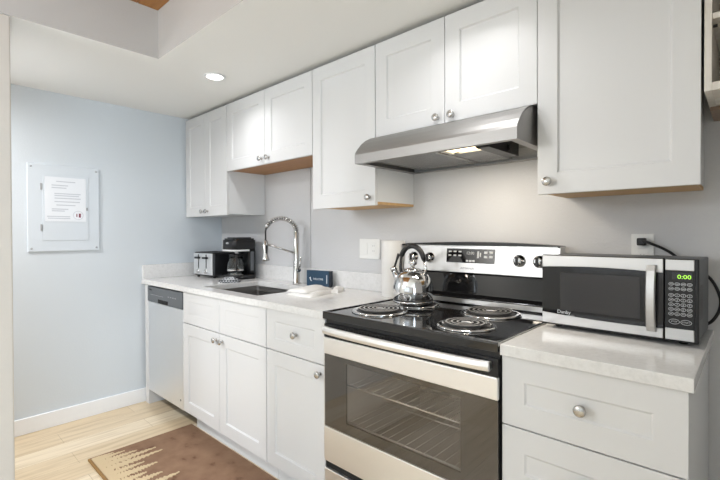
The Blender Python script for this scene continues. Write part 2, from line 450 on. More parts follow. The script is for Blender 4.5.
# dishwasher
dw = thing('dishwasher', 'dishwasher with a silver door and dark grey control strip in the left corner', 'dishwasher', (0.37, -0.3, 0))
b = BM(); box(b, 0.087, 0.648, -0.60, -0.06, 0.107, 0.868); obj('body', b, M['dark'], dw)
b = BM(); box(b, 0.088, 0.648, -0.632, -0.601, 0.108, 0.752); obj('door', b, M['steel_pale'], dw, 0.003)
b = BM(); box(b, 0.088, 0.648, -0.638, -0.601, 0.755, 0.862); cp = obj('control_panel', b, M['grey'], dw, 0.004)
b = BM(); box(b, 0.275, 0.435, -0.6395, -0.636, 0.757, 0.783); obj('handle_pocket', b, M['dark'], cp, 0.001)
b = BM()
for k in range(5): box(b, 0.14, 0.36, -0.6388, -0.637, 0.806 + 0.0, 0.808) if k == 0 else box(b, 0.40 + k * 0.035, 0.42 + k * 0.035, -0.6388, -0.637, 0.812, 0.818)
obj('button_row', b, M['midgrey'], cp)
text('lettering', 'Danby', 0.020, (0.112, -0.6384, 0.836), M['black'], cp)
b = BM(); box(b, 0.09, 0.648, -0.512, -0.50, 0.0, 0.106); obj('toe_kick', b, M['black'], dw)
b = BM(); cyl(b, (0.605, -0.633, 0.165), (0.605, -0.6315, 0.165), 0.007, n=12); obj('badge', b, M['grey'], dw)

# ------------------------------------------------------------------ countertops
YC, Z0, ZK = -0.648, 0.874, 0.907
ct = thing('countertop', 'white speckled quartz worktop with a sink cutout, left of the range', 'countertop', (1.0, -0.3, Z0))
b = BM()
cx0, cx1, cy0, cy1 = 0.765, 1.375, -0.560, -0.150
def rectring(z, r): return [b.verts.new((x, y, z)) for x, y in r]
outer = [(0.002, YC), (1.9885, YC), (1.9885, -0.002), (0.002, -0.002)]
inner = [(cx0, cy0), (cx1, cy0), (cx1, cy1), (cx0, cy1)]
ot, it, ob, ib = rectring(ZK, outer), rectring(ZK, inner), rectring(Z0, outer), rectring(Z0, inner)
for k in range(4):
    j = (k + 1) % 4
    b.faces.new((ot[k], ot[j], it[j], it[k])); b.faces.new((ob[j], ob[k], ib[k], ib[j]))
    b.faces.new((ot[j], ot[k], ob[k], ob[j])); b.faces.new((it[k], it[j], ib[j], ib[k]))
ORG.pop('countertop'); bpy.data.objects.remove(ct); tag(obj('countertop', b, M['quartz'], bev=0.002), 'long white speckled quartz worktop with the sink cutout, left of the range', 'countertop')
b = BM(); box(b, 0.0225, 1.9885, -0.022, -0.002, ZK, 1.008); tag(obj('backsplash', b, M['quartz'], bev=0.0015), 'long low quartz backsplash strip along the wall behind the faucet', 'backsplash')
b = BM(); box(b, 0.002, 0.022, YC + 0.004, -0.002, ZK, 1.010); tag(obj('backsplash', b, M['quartz'], bev=0.0015), 'short quartz backsplash strip on the left wall beside the toaster', 'backsplash')
b = BM(); box(b, 2.757, 3.2075, YC, -0.002, Z0, ZK)
tag(obj('countertop', b, M['quartz'], bev=0.002), 'short white quartz worktop under the microwave, right of the range', 'countertop')

# sink
sk = thing('sink', 'dark stainless undermount sink basin in the white worktop', 'sink', (1.07, -0.355, 0.67))
b = BM()
def rr(x0, x1, y0, y1, z, r, n=5):
    out = []
    for cx, cy, a0 in ((x1 - r, y1 - r, 0), (x0 + r, y1 - r, PI / 2), (x0 + r, y0 + r, PI), (x1 - r, y0 + r, 1.5 * PI)):
        for k in range(n + 1):
            a = a0 + PI / 2 * k / n; out.append((cx + r * math.cos(a), cy + r * math.sin(a), z))
    return out
lv = [rr(cx0 - 0.02, cx1 + 0.02, cy0 - 0.02, cy1 + 0.02, 0.8725, 0.03), rr(cx0 + 0.002, cx1 - 0.002, cy0 + 0.002, cy1 - 0.002, 0.8725, 0.02), rr(cx0 + 0.004, cx1 - 0.004, cy0 + 0.004, cy1 - 0.004, 0.70, 0.02), rr(cx0 + 0.03, cx1 - 0.03, cy0 + 0.03, cy1 - 0.03, 0.68, 0.03)]
rings = [[b.verts.new(p) for p in l] for l in lv]
for a, c in zip(rings, rings[1:]):
    for k in range(len(a)): b.faces.new((a[k], a[(k + 1) % len(a)], c[(k + 1) % len(a)], c[k]))
b.faces.new(rings[-1])
obj('basin', b, M['steel_sink'], sk)
b = BM(); lathe(b, [(0.045, 0.0), (0.045, 0.003), (0.034, 0.004), (0.03, 0.001), (0, 0.001)], (1.07, -0.33, 0.6805)); obj('drain', b, M['chrome'], sk)
b = BM(); box(b, cx0 + 0.01, cx1 - 0.01, cy1 - 0.028, cy1 - 0.006, 0.842, 0.848); obj('ledge', b, M['nickel'], sk)

# faucet
fx, fy = 1.112, -0.086
fa = thing('kitchen_faucet', 'tall chrome spring-neck kitchen faucet rising behind the sink', 'faucet', (fx, fy, ZK))
dx, dy = -0.56, -0.83
b = BM(); lathe(b, [(0.027, 0), (0.027, 0.006), (0.021, 0.012), (0.0205, 0.15), (0.0175, 0.16), (0.0175, 0.335), (0.012, 0.342), (0, 0.343)], (fx, fy, ZK), n=24); obj('post', b, M['faucet'], fa)
R = 0.099; zc0 = 1.247
path = []
for k in range(33):
    a = PI * k / 32
    path.append(Vector((fx + dx * R * (1 - math.cos(a)), fy + dy * R * (1 - math.cos(a)), zc0 + 0.088 * math.sin(a))))
end = path[-1]
b = BM(); tube(b, path + [end + Vector((0, 0, -0.03)), end + Vector((0, 0, -0.06))], 0.0055, 10); obj('hose', b, M['black'], fa)
# spring coil round the arched hose
b = BM(); pts = []
side = Vector((-dy, dx, 0)).normalized(); turns = 17; N = turns * 10
for i in range(N + 1):
    t = i / N * 27 ; k = int(min(t, 31)); f = t - k
    p = path[k].lerp(path[k + 1], f); tg = (path[k + 1] - path[k]).normalized(); nn = side.cross(tg)
    a = 2 * PI * turns * i / N
    pts.append(p + (side * math.cos(a) + nn * math.sin(a)) * 0.0135)
tube(b, pts, 0.0040, 6); obj('spring', b, M['faucet'], fa)
b = BM(); cyl(b, path[26] , path[29], 0.016, 0.012, 16); obj('collar', b, M['faucet'], fa)
b = BM(); lathe(b, [(0.009, 0.0), (0.0165, -0.008), (0.0165, -0.10), (0.022, -0.115), (0.026, -0.128), (0.022, -0.134), (0, -0.134)], end + Vector((0, 0, -0.052)), n=20); sh = obj('spray_head', b, M['faucet'], fa)
b = BM(); p = end + Vector((0.0155, -0.004, -0.115)); box(b, p.x - 0.003, p.x + 0.003, p.y - 0.006, p.y + 0.006, p.z - 0.02, p.z + 0.03); obj('spray_button', b, M['black'], sh)
b = BM(); tube(b, [(fx, fy, 1.105), (fx + (end.x - fx) * .5, fy + (end.y - fy) * .5, 1.138), (end.x - dx * .012, end.y - dy * .012, 1.168)], 0.0065, 10); obj('support_arm', b, M['nickel'], fa)
b = BM(); tube(b, [(fx + 0.01, fy - 0.004, 1.0), (fx + 0.04, fy - 0.012, 1.0)], 0.013, 14); tube(b, [(fx + 0.034, fy - 0.01, 1.0), (fx + 0.05, fy - 0.012, 1.03), (fx + 0.056, fy - 0.012, 1.085)], [0.007, 0.006, 0.0045], 10); obj('handle', b, M['faucet'], fa)

# ------------------------------------------------------------------ upper cabinets
YU = -0.313
ZU1 = 2.128
def upper(name, label, x0, x1, z0, doors, wood_m, splits, knobs):
    t = thing(name, label, 'cabinet', ((x0 + x1) / 2, -0.15, z0))
    b = BM(); box(b, x0, x1, YU + 0.0195, -0.002, z0 + 0.018, ZU1); obj('body', b, M['cabside'], t)
    b = BM(); box(b, x0 + 0.001, x1 - 0.001, YU + 0.0195, -0.002, z0 + 0.006, z0 + 0.018); obj('bottom_panel', b, wood_m, t)
    for (a, c), (kx, kz) in zip(splits, knobs):
        b = BM(); shaker(b, a, c, z0, ZU1, YU, rl=0.072); d = obj('door', b, M['cab'], t, 0.0012)
        knob(d, kx, YU, kz)
    return t
upper('wall_cabinet', 'tall two-door white wall cabinet in the left corner above the toaster', 0.012, 0.633, 1.369, 2, M['cabside'], ((0.014, 0.324), (0.327, 0.632)), ((0.292, 1.404), (0.362, 1.404)))
upper('wall_cabinet', 'short two-door white wall cabinet above the faucet, wood underside showing', 0.636, 1.534, 1.668, 2, M['ply_dark'], ((0.637, 1.084), (1.087, 1.533)), ((1.054, 1.704), (1.127, 1.704)))
upper('wall_cabinet', 'tall single-door white wall cabinet just left of the range hood', 1.537, 1.988, 1.369, 1, M['ply'], ((1.538, 1.987),), ((1.952, 1.408),))
upper('wall_cabinet', 'short two-door white wall cabinet directly above the range hood', 1.991, 2.742, 1.690, 2, M['cabside'], ((1.992, 2.366), (2.369, 2.742)), ((2.334, 1.716), (2.405, 1.716)))
upper('wall_cabinet', 'wide single-door white wall cabinet above the microwave', 2.746, 3.181, 1.369, 1, M['ply'], ((2.744, 3.194),), ((2.782, 1.411),))

# open wooden shelf at the right edge
ws = thing('open_wall_shelf', 'open whitewashed wooden shelf unit cut by the right edge of the photo', 'shelf', (3.5, -0.18, 1.616))
xa, xb, ya, za, zb = 3.204, 3.80, -0.36, 1.614, 2.13
b = BM(); box(b, xa, xa + 0.016, ya, -0.002, za, zb); obj('side_panel', b, M['shelf_wood'], ws, 0.001)
b = BM(); box(b, xb - 0.016, xb, ya, -0.002, za, zb); obj('side_panel', b, M['shelf_wood'], ws, 0.001)
b = BM(); box(b, xa + 0.016, xb - 0.016, -0.012, -0.002, za, zb); obj('back_panel', b, M['shelf_inner'], ws)
b = BM(); box(b, xa + 0.016, xb - 0.016, ya, -0.012, za + 0.0, za + 0.022); obj('shelf_board', b, M['shelf_wood'], ws, 0.001)
b = BM(); box(b, xa + 0.016, xb - 0.016, ya + 0.004, -0.012, 1.806, 1.822); obj('shelf_board', b, M['shelf_wood'], ws, 0.001)
b = BM(); box(b, xa + 0.016, xb - 0.016, ya, -0.012, zb - 0.02, zb); obj('top_panel', b, M['shelf_wood'], ws, 0.001)
b = BM(); box(b, xa + 0.002, xb - 0.002, -0.17, -0.002, za - 0.012, za - 0.0005); obj('rear_cleat', b, M['shelf_under'], ws, 0.001)
b = BM(); cyl(b, (xa + 0.016, ya + 0.03, 1.795), (xa + 0.026, ya + 0.03, 1.795), 0.004, n=10); obj('shelf_pin', b, M['black'], ws)

# ------------------------------------------------------------------ range hood
hd = thing('range_hood', 'stainless steel under-cabinet range hood with its lamp lit over the range', 'range hood', (2.37, -0.23, 1.546))
hx0, hx1 = 1.991, 2.730
prof = [(-0.457, 1.546), (-0.457, 1.586), (-0.452, 1.598), (-0.436, 1.618), (-0.412, 1.642), (-0.382, 1.663), (-0.350, 1.678), (-0.318, 1.6875)]
b = BM()
inn = [(y + 0.004, z - 0.004 if i > 1 else z) for i, (y, z) in enumerate(prof)]
prism_x(b, prof + list(reversed(inn)), hx0, hx1)
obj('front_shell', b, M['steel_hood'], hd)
for xx in (hx0, hx1 - 0.004):
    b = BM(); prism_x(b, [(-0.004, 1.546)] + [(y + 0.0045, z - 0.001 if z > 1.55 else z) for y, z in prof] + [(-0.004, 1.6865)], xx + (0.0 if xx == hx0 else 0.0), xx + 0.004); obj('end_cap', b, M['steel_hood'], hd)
b = BM(); box(b, hx0 + 0.004, hx1 - 0.004, -0.318, -0.004, 1.680, 1.687); obj('top_plate', b, M['steel_hood'], hd)
b = BM()
box(b, hx0 + 0.004, hx1 - 0.004, -0.453, -0.432, 1.546, 1.549); box(b, hx0 + 0.004, hx1 - 0.004, -0.03, -0.004, 1.546, 1.549)
box(b, hx0 + 0.004, hx0 + 0.03, -0.432, -0.03, 1.546, 1.549); box(b, hx1 - 0.03, hx1 - 0.004, -0.432, -0.03, 1.546, 1.549)
obj('bottom_flange', b, M['steel_hood'], hd)
b = BM(); box(b, hx0 + 0.004, hx1 - 0.004, -0.44, -0.004, 1.604, 1.608); obj('inner_plate', b, M['nickel'], hd)
b = BM(); box(b, 2.06, 2.36, -0.40, -0.04, 1.562, 1.570); f = obj('grease_filter', b, M['filter'], hd)
b = BM()
for q in ((2.05, 2.06, -0.41, -0.03), (2.36, 2.37, -0.41, -0.03), (2.06, 2.36, -0.41, -0.40), (2.06, 2.36, -0.04, -0.03)): box(b, q[0], q[1], q[2], q[3], 1.558, 1.574)
obj('filter_frame', b, M['nickel'], f)
b = BM(); box(b, 2.38, 2.525, -0.29, -0.04, 1.562, 1.570); f = obj('grease_filter', b, M['filter'], hd)
b = BM()
for q in ((2.372, 2.38, -0.30, -0.03), (2.525, 2.533, -0.30, -0.03), (2.38, 2.525, -0.30, -0.29), (2.38, 2.525, -0.04, -0.03)): box(b, q[0], q[1], q[2], q[3], 1.558, 1.574)
obj('filter_frame', b, M['nickel'], f)
for yy in (-0.375, -0.335):
    b = BM(); cyl(b, (2.415, yy, 1.566), (2.530, yy, 1.566), 0.0085, n=14); obj('lamp_tube', b, M['tube'], hd)
b = BM(); box(b, 2.397, 2.415, -0.395, -0.315, 1.553, 1.60); obj('lamp_socket', b, M['white_plastic'], hd, 0.002)
b = BM(); prism_x(b, [(-0.415, 1.604), (-0.415, 1.572), (-0.37, 1.552), (-0.10, 1.552), (-0.10, 1.604)], 2.540, 2.590); h = obj('switch_housing', b, M['black'], hd)
b = BM(); cyl(b, (2.590, -0.20, 1.575), (2.600, -0.20, 1.575), 0.012, n=14); obj('wire_cap', b, M['black'], h)
hl = area('hood_lamp', (2.48, -0.355, 1.552), (2.48, -0.33, 0), 0.16, 0.06, 2.6, (1.0, 0.88, 0.72))

# ------------------------------------------------------------------ range
rg = thing('electric_range', 'stainless steel electric range with black coil-burner top and oven window', 'range', (2.372, -0.33, 0))
rx0, rx1 = 1.994, 2.752
b = BM(); box(b, rx0, rx0 + 0.02, -0.635, -0.03, 0.03, 0.885); box(b, rx1 - 0.02, rx1, -0.635, -0.03, 0.03, 0.885)
box(b, rx0 + 0.02, rx1 - 0.02, -0.06, -0.03, 0.03, 0.885); box(b, rx0 + 0.02, rx1 - 0.02, -0.635, -0.06, 0.03, 0.30); box(b, rx0 + 0.02, rx1 - 0.02, -0.635, -0.06, 0.80, 0.885)
obj('body', b, M['black'], rg)
# oven cavity
b = BM(); e = 0.002
box(b, rx0 + 0.022, rx0 + 0.10, -0.632, -0.07, 0.305, 0.795); box(b, rx1 - 0.10, rx1 - 0.022, -0.632, -0.07, 0.305, 0.795)
box(b, rx0 + 0.10, rx1 - 0.10, -0.10, -0.07, 0.305, 0.795); box(b, rx0 + 0.10, rx1 - 0.10, -0.632, -0.10, 0.305, 0.36); box(b, rx0 + 0.10, rx1 - 0.10, -0.632, -0.10, 0.75, 0.795)
obj('oven_cavity', b, M['enamel'], rg)
for z in (0.47, 0.62):
    b = BM()
    for yy in (-0.62, -0.37, -0.12): tube(b, [(rx0 + 0.105, yy, z), (rx1 - 0.105, yy, z)], 0.0035, 6)
    for k in range(14): x = rx0 + 0.12 + k * 0.0398; tube(b, [(x, -0.62, z + 0.003), (x, -0.12, z + 0.003)], 0.0012, 5)
    obj('oven_rack', b, M['coil'], rg)
# door
yd = -0.652
b = BM(); box(b, rx0, rx1, yd, -0.637, 0.737, 0.805); dr = obj('oven_door', b, M['steel_door'], rg, 0.0025)
b = BM(); box(b, rx0, rx1, yd, -0.637, 0.292, 0.435); obj('lower_panel', b, M['steel_door'], dr, 0.0025)
b = BM(); box(b, rx0, rx1, yd + 0.001, yd + 0.005, 0.436, 0.736); obj('door_glass', b, M['oven_glass'], dr)
b = BM(); gx0, gx1, gz0, gz1 = rx0 + 0.125, rx1 - 0.125, 0.475, 0.715
for q in ((rx0, gx0, 0.436, 0.736), (gx1, rx1, 0.436, 0.736), (gx0, gx1, 0.436, gz0), (gx0, gx1, gz1, 0.736)): box(b, q[0], q[1], yd + 0.006, yd + 0.012, q[2], q[3])
obj('glass_border', b, M['frit'], dr)
b = BM(); box(b, rx0, rx1, yd + 0.004, -0.637, 0.806, 0.860); obj('vent_strip', b, M['black'], dr)
b = BM()
for k in range(40): box(b, rx0 + 0.10 + k * 0.0142, rx0 + 0.107 + k * 0.0142, yd + 0.0025, yd + 0.0045, 0.846, 0.857)
obj('vent_slots', b, M['dark'], dr)
b = BM()
hp = []
for k in range(25):
    t = k / 24; hp.append((rx0 + 0.012 + t * (rx1 - rx0 - 0.030), -0.665 - 0.018 * math.sin(PI * t) ** 0.6))
n0 = len(hp)
r1 = []
for x, y in hp:
    r1.append([b.verts.new((x, y, 0.823)), b.verts.new((x, y - 0.007, 0.826)), b.verts.new((x, y - 0.010, 0.838)), b.verts.new((x, y - 0.008, 0.851)), b.verts.new((x, y + 0.000, 0.855)), b.verts.new((x, y + 0.014, 0.852)), b.verts.new((x, y + 0.014, 0.827))])
for a, c in zip(r1, r1[1:]):
    for k in range(7): b.faces.new((a[k], a[(k + 1) % 7], c[(k + 1) % 7], c[k]))
b.faces.new(r1[0]); b.faces.new(list(reversed(r1[-1])))
box(b, rx0 + 0.004, rx0 + 0.032, -0.664, yd + 0.003, 0.828, 0.851); box(b, rx1 - 0.046, rx1 - 0.018, -0.664, yd + 0.003, 0.828, 0.851)
obj('handle', b, M['steel_door'], dr, 0.002)
b = BM(); box(b, rx0 + 0.002, rx1 - 0.002, yd, -0.637, 0.075, 0.262); obj('storage_drawer', b, M['steel_door'], rg, 0.003)
b = BM(); box(b, rx0 + 0.002, rx1 - 0.002, yd + 0.009, -0.636, 0.263, 0.291); obj('drawer_gap', b, M['dark'], rg)
for x in (rx0 + 0.04, rx1 - 0.04):
    for yy in (-0.60, -0.08):
        b = BM(); cyl(b, (x, yy, 0), (x, yy, 0.031), 0.016, n=12); obj('foot', b, M['black'], rg)
# cooktop
b = BM()
zc = 0.912
box(b, rx0 - 0.002, rx1 + 0.002, -0.656, -0.10, 0.881, zc - 0.004)
# raised rolled rim all round
for q in ((rx0 - 0.002, rx1 + 0.002, -0.656, -0.644), (rx0 - 0.002, rx0 + 0.010, -0.644, -0.10), (rx1 - 0.010, rx1 + 0.002, -0.644, -0.10)): box(b, q[0], q[1], q[2], q[3], zc - 0.0045, zc)
obj('cooktop', b, M['blackgloss'], rg, 0.002)
b = BM(); box(b, rx1 + 0.0022, rx1 + 0.0045, -0.652, -0.10, 0.900, 0.9105); obj('side_trim', b, M['steel'], rg)
b = BM(); box(b, rx0, rx1, -0.1035, -0.099, 0.914, 0.934); obj('rear_trim', b, M['steel'], rg, 0.001)
BZ = zc - 0.004
for (x, y, r, turns) in ((2.160, -0.485, 0.118, 4), (2.568, -0.500, 0.102, 3), (2.530, -0.232, 0.118, 4), (2.185, -0.250, 0.102, 3)):
    b = BM(); lathe(b, [(r, 0), (r, 0.004), (r - 0.004, 0.0065), (r - 0.016, 0.0065), (r - 0.020, 0.0022)], (x, y, BZ), n=48); bp = obj('drip_pan', b, M['chrome'], rg)
    b = BM(); lathe(b, [(r - 0.0195, 0.0), (r - 0.0195, 0.0026), (0, 0.0026)], (x, y, BZ), n=48); obj('pan_bowl', b, M['panbowl'], bp)
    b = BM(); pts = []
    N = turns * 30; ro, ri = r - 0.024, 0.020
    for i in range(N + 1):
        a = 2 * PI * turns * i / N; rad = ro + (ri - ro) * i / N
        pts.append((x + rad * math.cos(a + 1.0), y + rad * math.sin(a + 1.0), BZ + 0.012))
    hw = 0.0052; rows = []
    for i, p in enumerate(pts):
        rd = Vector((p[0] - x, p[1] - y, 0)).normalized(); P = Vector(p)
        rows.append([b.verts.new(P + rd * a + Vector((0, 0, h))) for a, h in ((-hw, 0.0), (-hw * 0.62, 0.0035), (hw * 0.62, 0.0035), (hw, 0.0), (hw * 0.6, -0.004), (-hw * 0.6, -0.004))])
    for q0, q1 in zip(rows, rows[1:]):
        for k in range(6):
            f = b.faces.new((q0[k], q0[(k + 1) % 6], q1[(k + 1) % 6], q1[k])); f.material_index = 0 if k == 1 else 1  # flat top in the lit tone, other faces in the painted shade
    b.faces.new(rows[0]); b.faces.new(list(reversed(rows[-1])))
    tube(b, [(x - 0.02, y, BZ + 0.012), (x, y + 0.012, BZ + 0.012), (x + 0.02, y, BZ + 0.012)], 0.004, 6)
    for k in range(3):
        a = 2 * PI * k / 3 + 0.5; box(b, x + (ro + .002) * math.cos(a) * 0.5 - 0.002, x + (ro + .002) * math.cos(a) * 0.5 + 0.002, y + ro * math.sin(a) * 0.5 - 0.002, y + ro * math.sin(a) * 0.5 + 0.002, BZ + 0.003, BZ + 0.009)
    obj('coil_element', b, [M['coil'], M['coil_shaded']], bp)
# backguard
b = BM(); prism_x(b, [(-0.030, 0.886), (-0.098, 0.886), (-0.098, 0.940), (-0.075, 0.955), (-0.068, 1.045), (-0.090, 1.052), (-0.090, 1.055), (-0.030, 1.055)], rx0, rx1); bg = obj('backguard', b, M['blackgloss'], rg, 0.002)
b = BM(); prism_x(b, [(-0.100, 1.054), (-0.086, 1.180), (-0.030, 1.180), (-0.030, 1.056)], rx0 + 0.001, rx1 - 0.001); cpn = obj('control_panel', b, M['steel'], rg, 0.002)
b = BM()
top = []
for k in range(21):
    t = k / 20; x = rx0 - 0.004 + t * (rx1 - rx0 + 0.002); top.append((x, 1.181 + 0.013 * math.sin(PI * t) ** 0.7))
prism_y(b, [(rx0 - 0.004, 1.174)] + top + [(rx1 - 0.002, 1.174)] + [(rx1 - 0.006, 1.1805), (rx0 + 0.002, 1.1805)], -0.108, -0.026); obj('top_cap', b, M['black'], rg)
def yface(z): return -0.100 + (z - 1.054) / (1.180 - 1.054) * 0.014
tilt = math.atan2(0.014, 0.126)
b = BM()
dpx0, dpx1, dz0, dz1 = 2.243, 2.482, 1.099, 1.163
vs = []
prism_x(b, [(yface(dz0) - 0.002, dz0), (yface(dz1) - 0.002, dz1), (yface(dz1) + 0.002, dz1), (yface(dz0) + 0.002, dz0)], dpx0, dpx1); dp = obj('display', b, M['blackgloss'], cpn)
b = BM()
def chip(x0, x1, z0, z1):
    b = BM(); prism_x(b, [(yface(z0) - 0.0028, z0), (yface(z1) - 0.0028, z1), (yface(z1) - 0.0015, z1), (yface(z0) - 0.0015, z0)], x0, x1); obj('button_mark', b, M['key_ink'], dp)
for i in range(3):
    for j in range(2): chip(2.254 + i * 0.026, 2.268 + i * 0.026, 1.128 + j * 0.018, 1.135 + j * 0.018)
for i in range(2):
    for j in range(2): chip(2.432 + i * 0.025, 2.447 + i * 0.025, 1.124 + j * 0.019, 1.134 + j * 0.019)
chip(2.40, 2.408, 1.122, 1.152); chip(2.412, 2.418, 1.128, 1.146)
for i in range(3): chip(2.345 + i * 0.016, 2.357 + i * 0.016, 1.104, 1.113)
b.free()
text('clock_digits', '12:00', 0.018, (2.345, yface(1.143) - 0.003, 1.138), M['key_ink'], dp, (PI / 2 - tilt, 0, 0))
text('lettering', 'AMANA', 0.013, (2.352, yface(1.074) - 0.0008, 1.070), M['grey'], cpn, (PI / 2 - tilt, 0, 0), 0.0003, 'CENTER', 1.5)
for x in (2.055, 2.150, 2.590, 2.672):
    z = 1.117; y = yface(z)
    b = BM(); lathe(b, [(0.026, 0), (0.026, 0.003), (0.021, 0.006), (0.019, 0.022), (0.016, 0.026), (0, 0.026)], (x, y, z), '-y', 24); kb = obj('control_knob', b, M['chrome'], cpn)
    b = BM(); box(b, x - 0.005, x + 0.005, y - 0.033, y - 0.024, z - 0.018, z + 0.018); obj('grip', b, M['black'], kb, 0.001)

# ------------------------------------------------------------------ kettle
kt = thing('tea_kettle', 'shiny stainless tea kettle with black arched handle on the back left burner', 'kettle', (2.184, -0.283, BZ + 0.0165), local=True, rz=math.radians(4))
# local: spout toward -x
b = BM(); lathe(b, [(0.082, 0), (0.089, 0.004), (0.089, 0.012), (0.084, 0.014), (0.086, 0.02), (0.091, 0.05), (0.089, 0.075), (0.082, 0.10), (0.068, 0.124), (0.050, 0.138), (0.038, 0.143), (0, 0.143)], (0, 0, 0), n=48); obj('body', b, M['chrome'], kt)
b = BM(); lathe(b, [(0.0865, 0.0125), (0.0895, 0.0130), (0.0895, 0.0175), (0.0870, 0.0185)], (0, 0, 0), n=48); obj('base_band', b, M['black'], kt)
b = BM(); lathe(b, [(0.040, 0.142), (0.040, 0.146), (0.030, 0.153), (0.012, 0.157), (0.006, 0.158), (0, 0.158)], (0, 0, 0), n=32); ld = obj('lid', b, M['chrome'], kt)
b = BM(); lathe(b, [(0.008, 0.156), (0.008, 0.164), (0.018, 0.171), (0.020, 0.181), (0.013, 0.191), (0, 0.193)], (0, 0, 0), n=20); obj('lid_knob', b, M['chrome'], ld)
b = BM(); tube(b, [(-0.060, 0, 0.095), (-0.085, 0, 0.115), (-0.102, 0, 0.140)], [0.024, 0.019, 0.014], 16); sp = obj('spout', b, M['chrome'], kt)
b = BM(); tube(b, [(-0.101, 0, 0.139), (-0.110, 0, 0.152)], [0.016, 0.014], 16); wc = obj('whistle_cap', b, M['chrome'], sp)
b = BM(); tube(b, [(-0.100, 0, 0.15), (-0.088, 0, 0.185), (-0.075, 0, 0.215)], [0.005, 0.005, 0.008], 8); obj('lever', b, M['black'], wc)
b = BM(); pts = []
for k in range(17):
    a = math.radians(158) - math.radians(148) * k / 16
    pts.append((-0.004 + 0.062 * math.cos(a), 0, 0.175 + 0.078 * math.sin(a)))
tube(b, pts, [0.008] + [0.0115] * 15 + [0.008], 12); hh = obj('handle', b, M['black'], kt)
for sx, q in ((-1, pts[0]), (1, pts[-1])):
    b = BM(); tube(b, [(q[0], 0, q[2]), (sx * 0.066, 0, 0.155), (sx * 0.062, 0, 0.126)], [0.006, 0.007, 0.008], 10); obj('bracket', b, M['chrome'] if sx > 0 else M['black'], kt)

# ------------------------------------------------------------------ paper towel roll
pr = thing('paper_towel_roll', 'white paper towel roll standing between the worktop wall and the kettle', 'paper towel', (1.922, -0.094, ZK))
b = BM(); lathe(b, [(0.020, 0), (0.059, 0), (0.061, 0.003), (0.061, 0.287), (0.059, 0.290), (0.020, 0.290), (0.020, 0.0)], (1.922, -0.094, ZK), n=40); obj('roll', b, M['tissue'], pr)
b = BM(); lathe(b, [(0.0185, 0.001), (0.0195, 0.001), (0.0195, 0.288), (0.0185, 0.288), (0.0185, 0.001)], (1.922, -0.094, ZK), n=24); obj('cardboard_core', b, M['ply'], pr)

# ------------------------------------------------------------------ microwave
mw = thing('microwave', 'stainless and black countertop microwave with green clock on the short worktop', 'microwave', (2.762, -0.322, ZK), local=True, rz=math.radians(-1.7))
Wm, Dm, zb0, zt0 = 0.431, 0.283, 0.011, 0.251
b = BM(); box(b, 0.004, Wm - 0.004, 0.03, Dm, zb0, zt0 - 0.004); bd = obj('body', b, M['grey'], mw, 0.004)
for x in (0.04, Wm - 0.04):
    for yy in (0.05, Dm - 0.03):
        b = BM(); cyl(b, (x, yy, 0), (x, yy, zb0 + 0.001), 0.011, 0.013, 12); obj('foot', b, M['rubber'], mw)
xs = 0.352
def bowed(x0, x1, z0f, z1f, y0, t, n=16):
    bb = BM(); r = []
    for k in range(n + 1):
        x = x0 + (x1 - x0) * k / n
        r.append([bb.verts.new((x, y0, z0f(x))), bb.verts.new((x, y0, z1f(x))), bb.verts.new((x, y0 + t, z1f(x))), bb.verts.new((x, y0 + t, z0f(x)))])
    for a, c in zip(r, r[1:]):
        for k in range(4): bb.faces.new((a[k], a[(k + 1) % 4], c[(k + 1) % 4], c[k]))
    bb.faces.new(r[0]); bb.faces.new(list(reversed(r[-1]))); return bb
arcT = lambda x: 0.209 + 0.008 * math.sin(PI * min(max(x / 0.40, 0), 1)) - 0.004 * (x / xs)
arcB = lambda x: 0.053 - 0.009 * math.sin(PI * min(max(x / 0.50, 0), 1))
b = bowed(0.0, xs - 0.0015, lambda x: 0.0115, lambda x: zt0, 0.004, 0.026); md = obj('door', b, M['black'], mw, 0.002)
obj('door_trim', bowed(0.002, xs - 0.003, arcT, lambda x: zt0 - 0.002, 0.0, 0.0055), M['steel'], md, 0.0015)
obj('door_trim', bowed(0.002, xs - 0.003, lambda x: 0.017, arcB, 0.0, 0.0055), M['steel'], md, 0.0015)
obj('door_glass', bowed(0.002, xs - 0.003, lambda x: arcB(x) + 0.0006, lambda x: arcT(x) - 0.0006, 0.0008, 0.004), M['blackgloss'], md)
M['mwwin'] = mat('microwave window', (0.035, 0.034, 0.036), 0.06, coat=0.6)
b = BM(); box(b, 0.062, 0.292, 0.0002, 0.0012, 0.066, 0.192); obj('window', b, M['mwwin'], md, 0.0004)
b = BM()
r = []
for k in range(13):
    t = k / 12; z = 0.034 + t * 0.196; y = -0.008 - 0.022 * math.sin(PI * t) ** 0.5
    r.append([b.verts.new(p) for p in ((0.309, y + 0.005, z), (0.312, y, z), (0.331, y, z), (0.334, y + 0.005, z), (0.331, y + 0.010, z), (0.312, y + 0.010, z))])
for a, c in zip(r, r[1:]):
    for k in range(6): b.faces.new((a[k], a[(k + 1) % 6], c[(k + 1) % 6], c[k]))
b.faces.new(r[0]); b.faces.new(list(reversed(r[-1])))
box(b, 0.313, 0.330, -0.008, 0.002, 0.034, 0.044); box(b, 0.313, 0.330, -0.008, 0.002, 0.22, 0.230)
obj('handle', b, M['steel'], md)
text('lettering', 'Danby', 0.0165, (0.052, 0.0, 0.054), M['white_ink'], md, ext=0.0003)
text('lettering', 'DESIGNER', 0.0055, (0.082, 0.0, 0.0475), M['key_ink'], md, ext=0.0003)
b = BM(); box(b, xs + 0.0005, Wm, 0.004, 0.030, 0.0115, zt0 - 0.0005); pn = obj('control_panel', b, M['black'], mw, 0.003)
b = BM(); box(b, xs + 0.002, Wm - 0.010, 0.0, 0.006, 0.217, zt0 - 0.003); obj('panel_trim', b, M['steel'], pn, 0.0015)
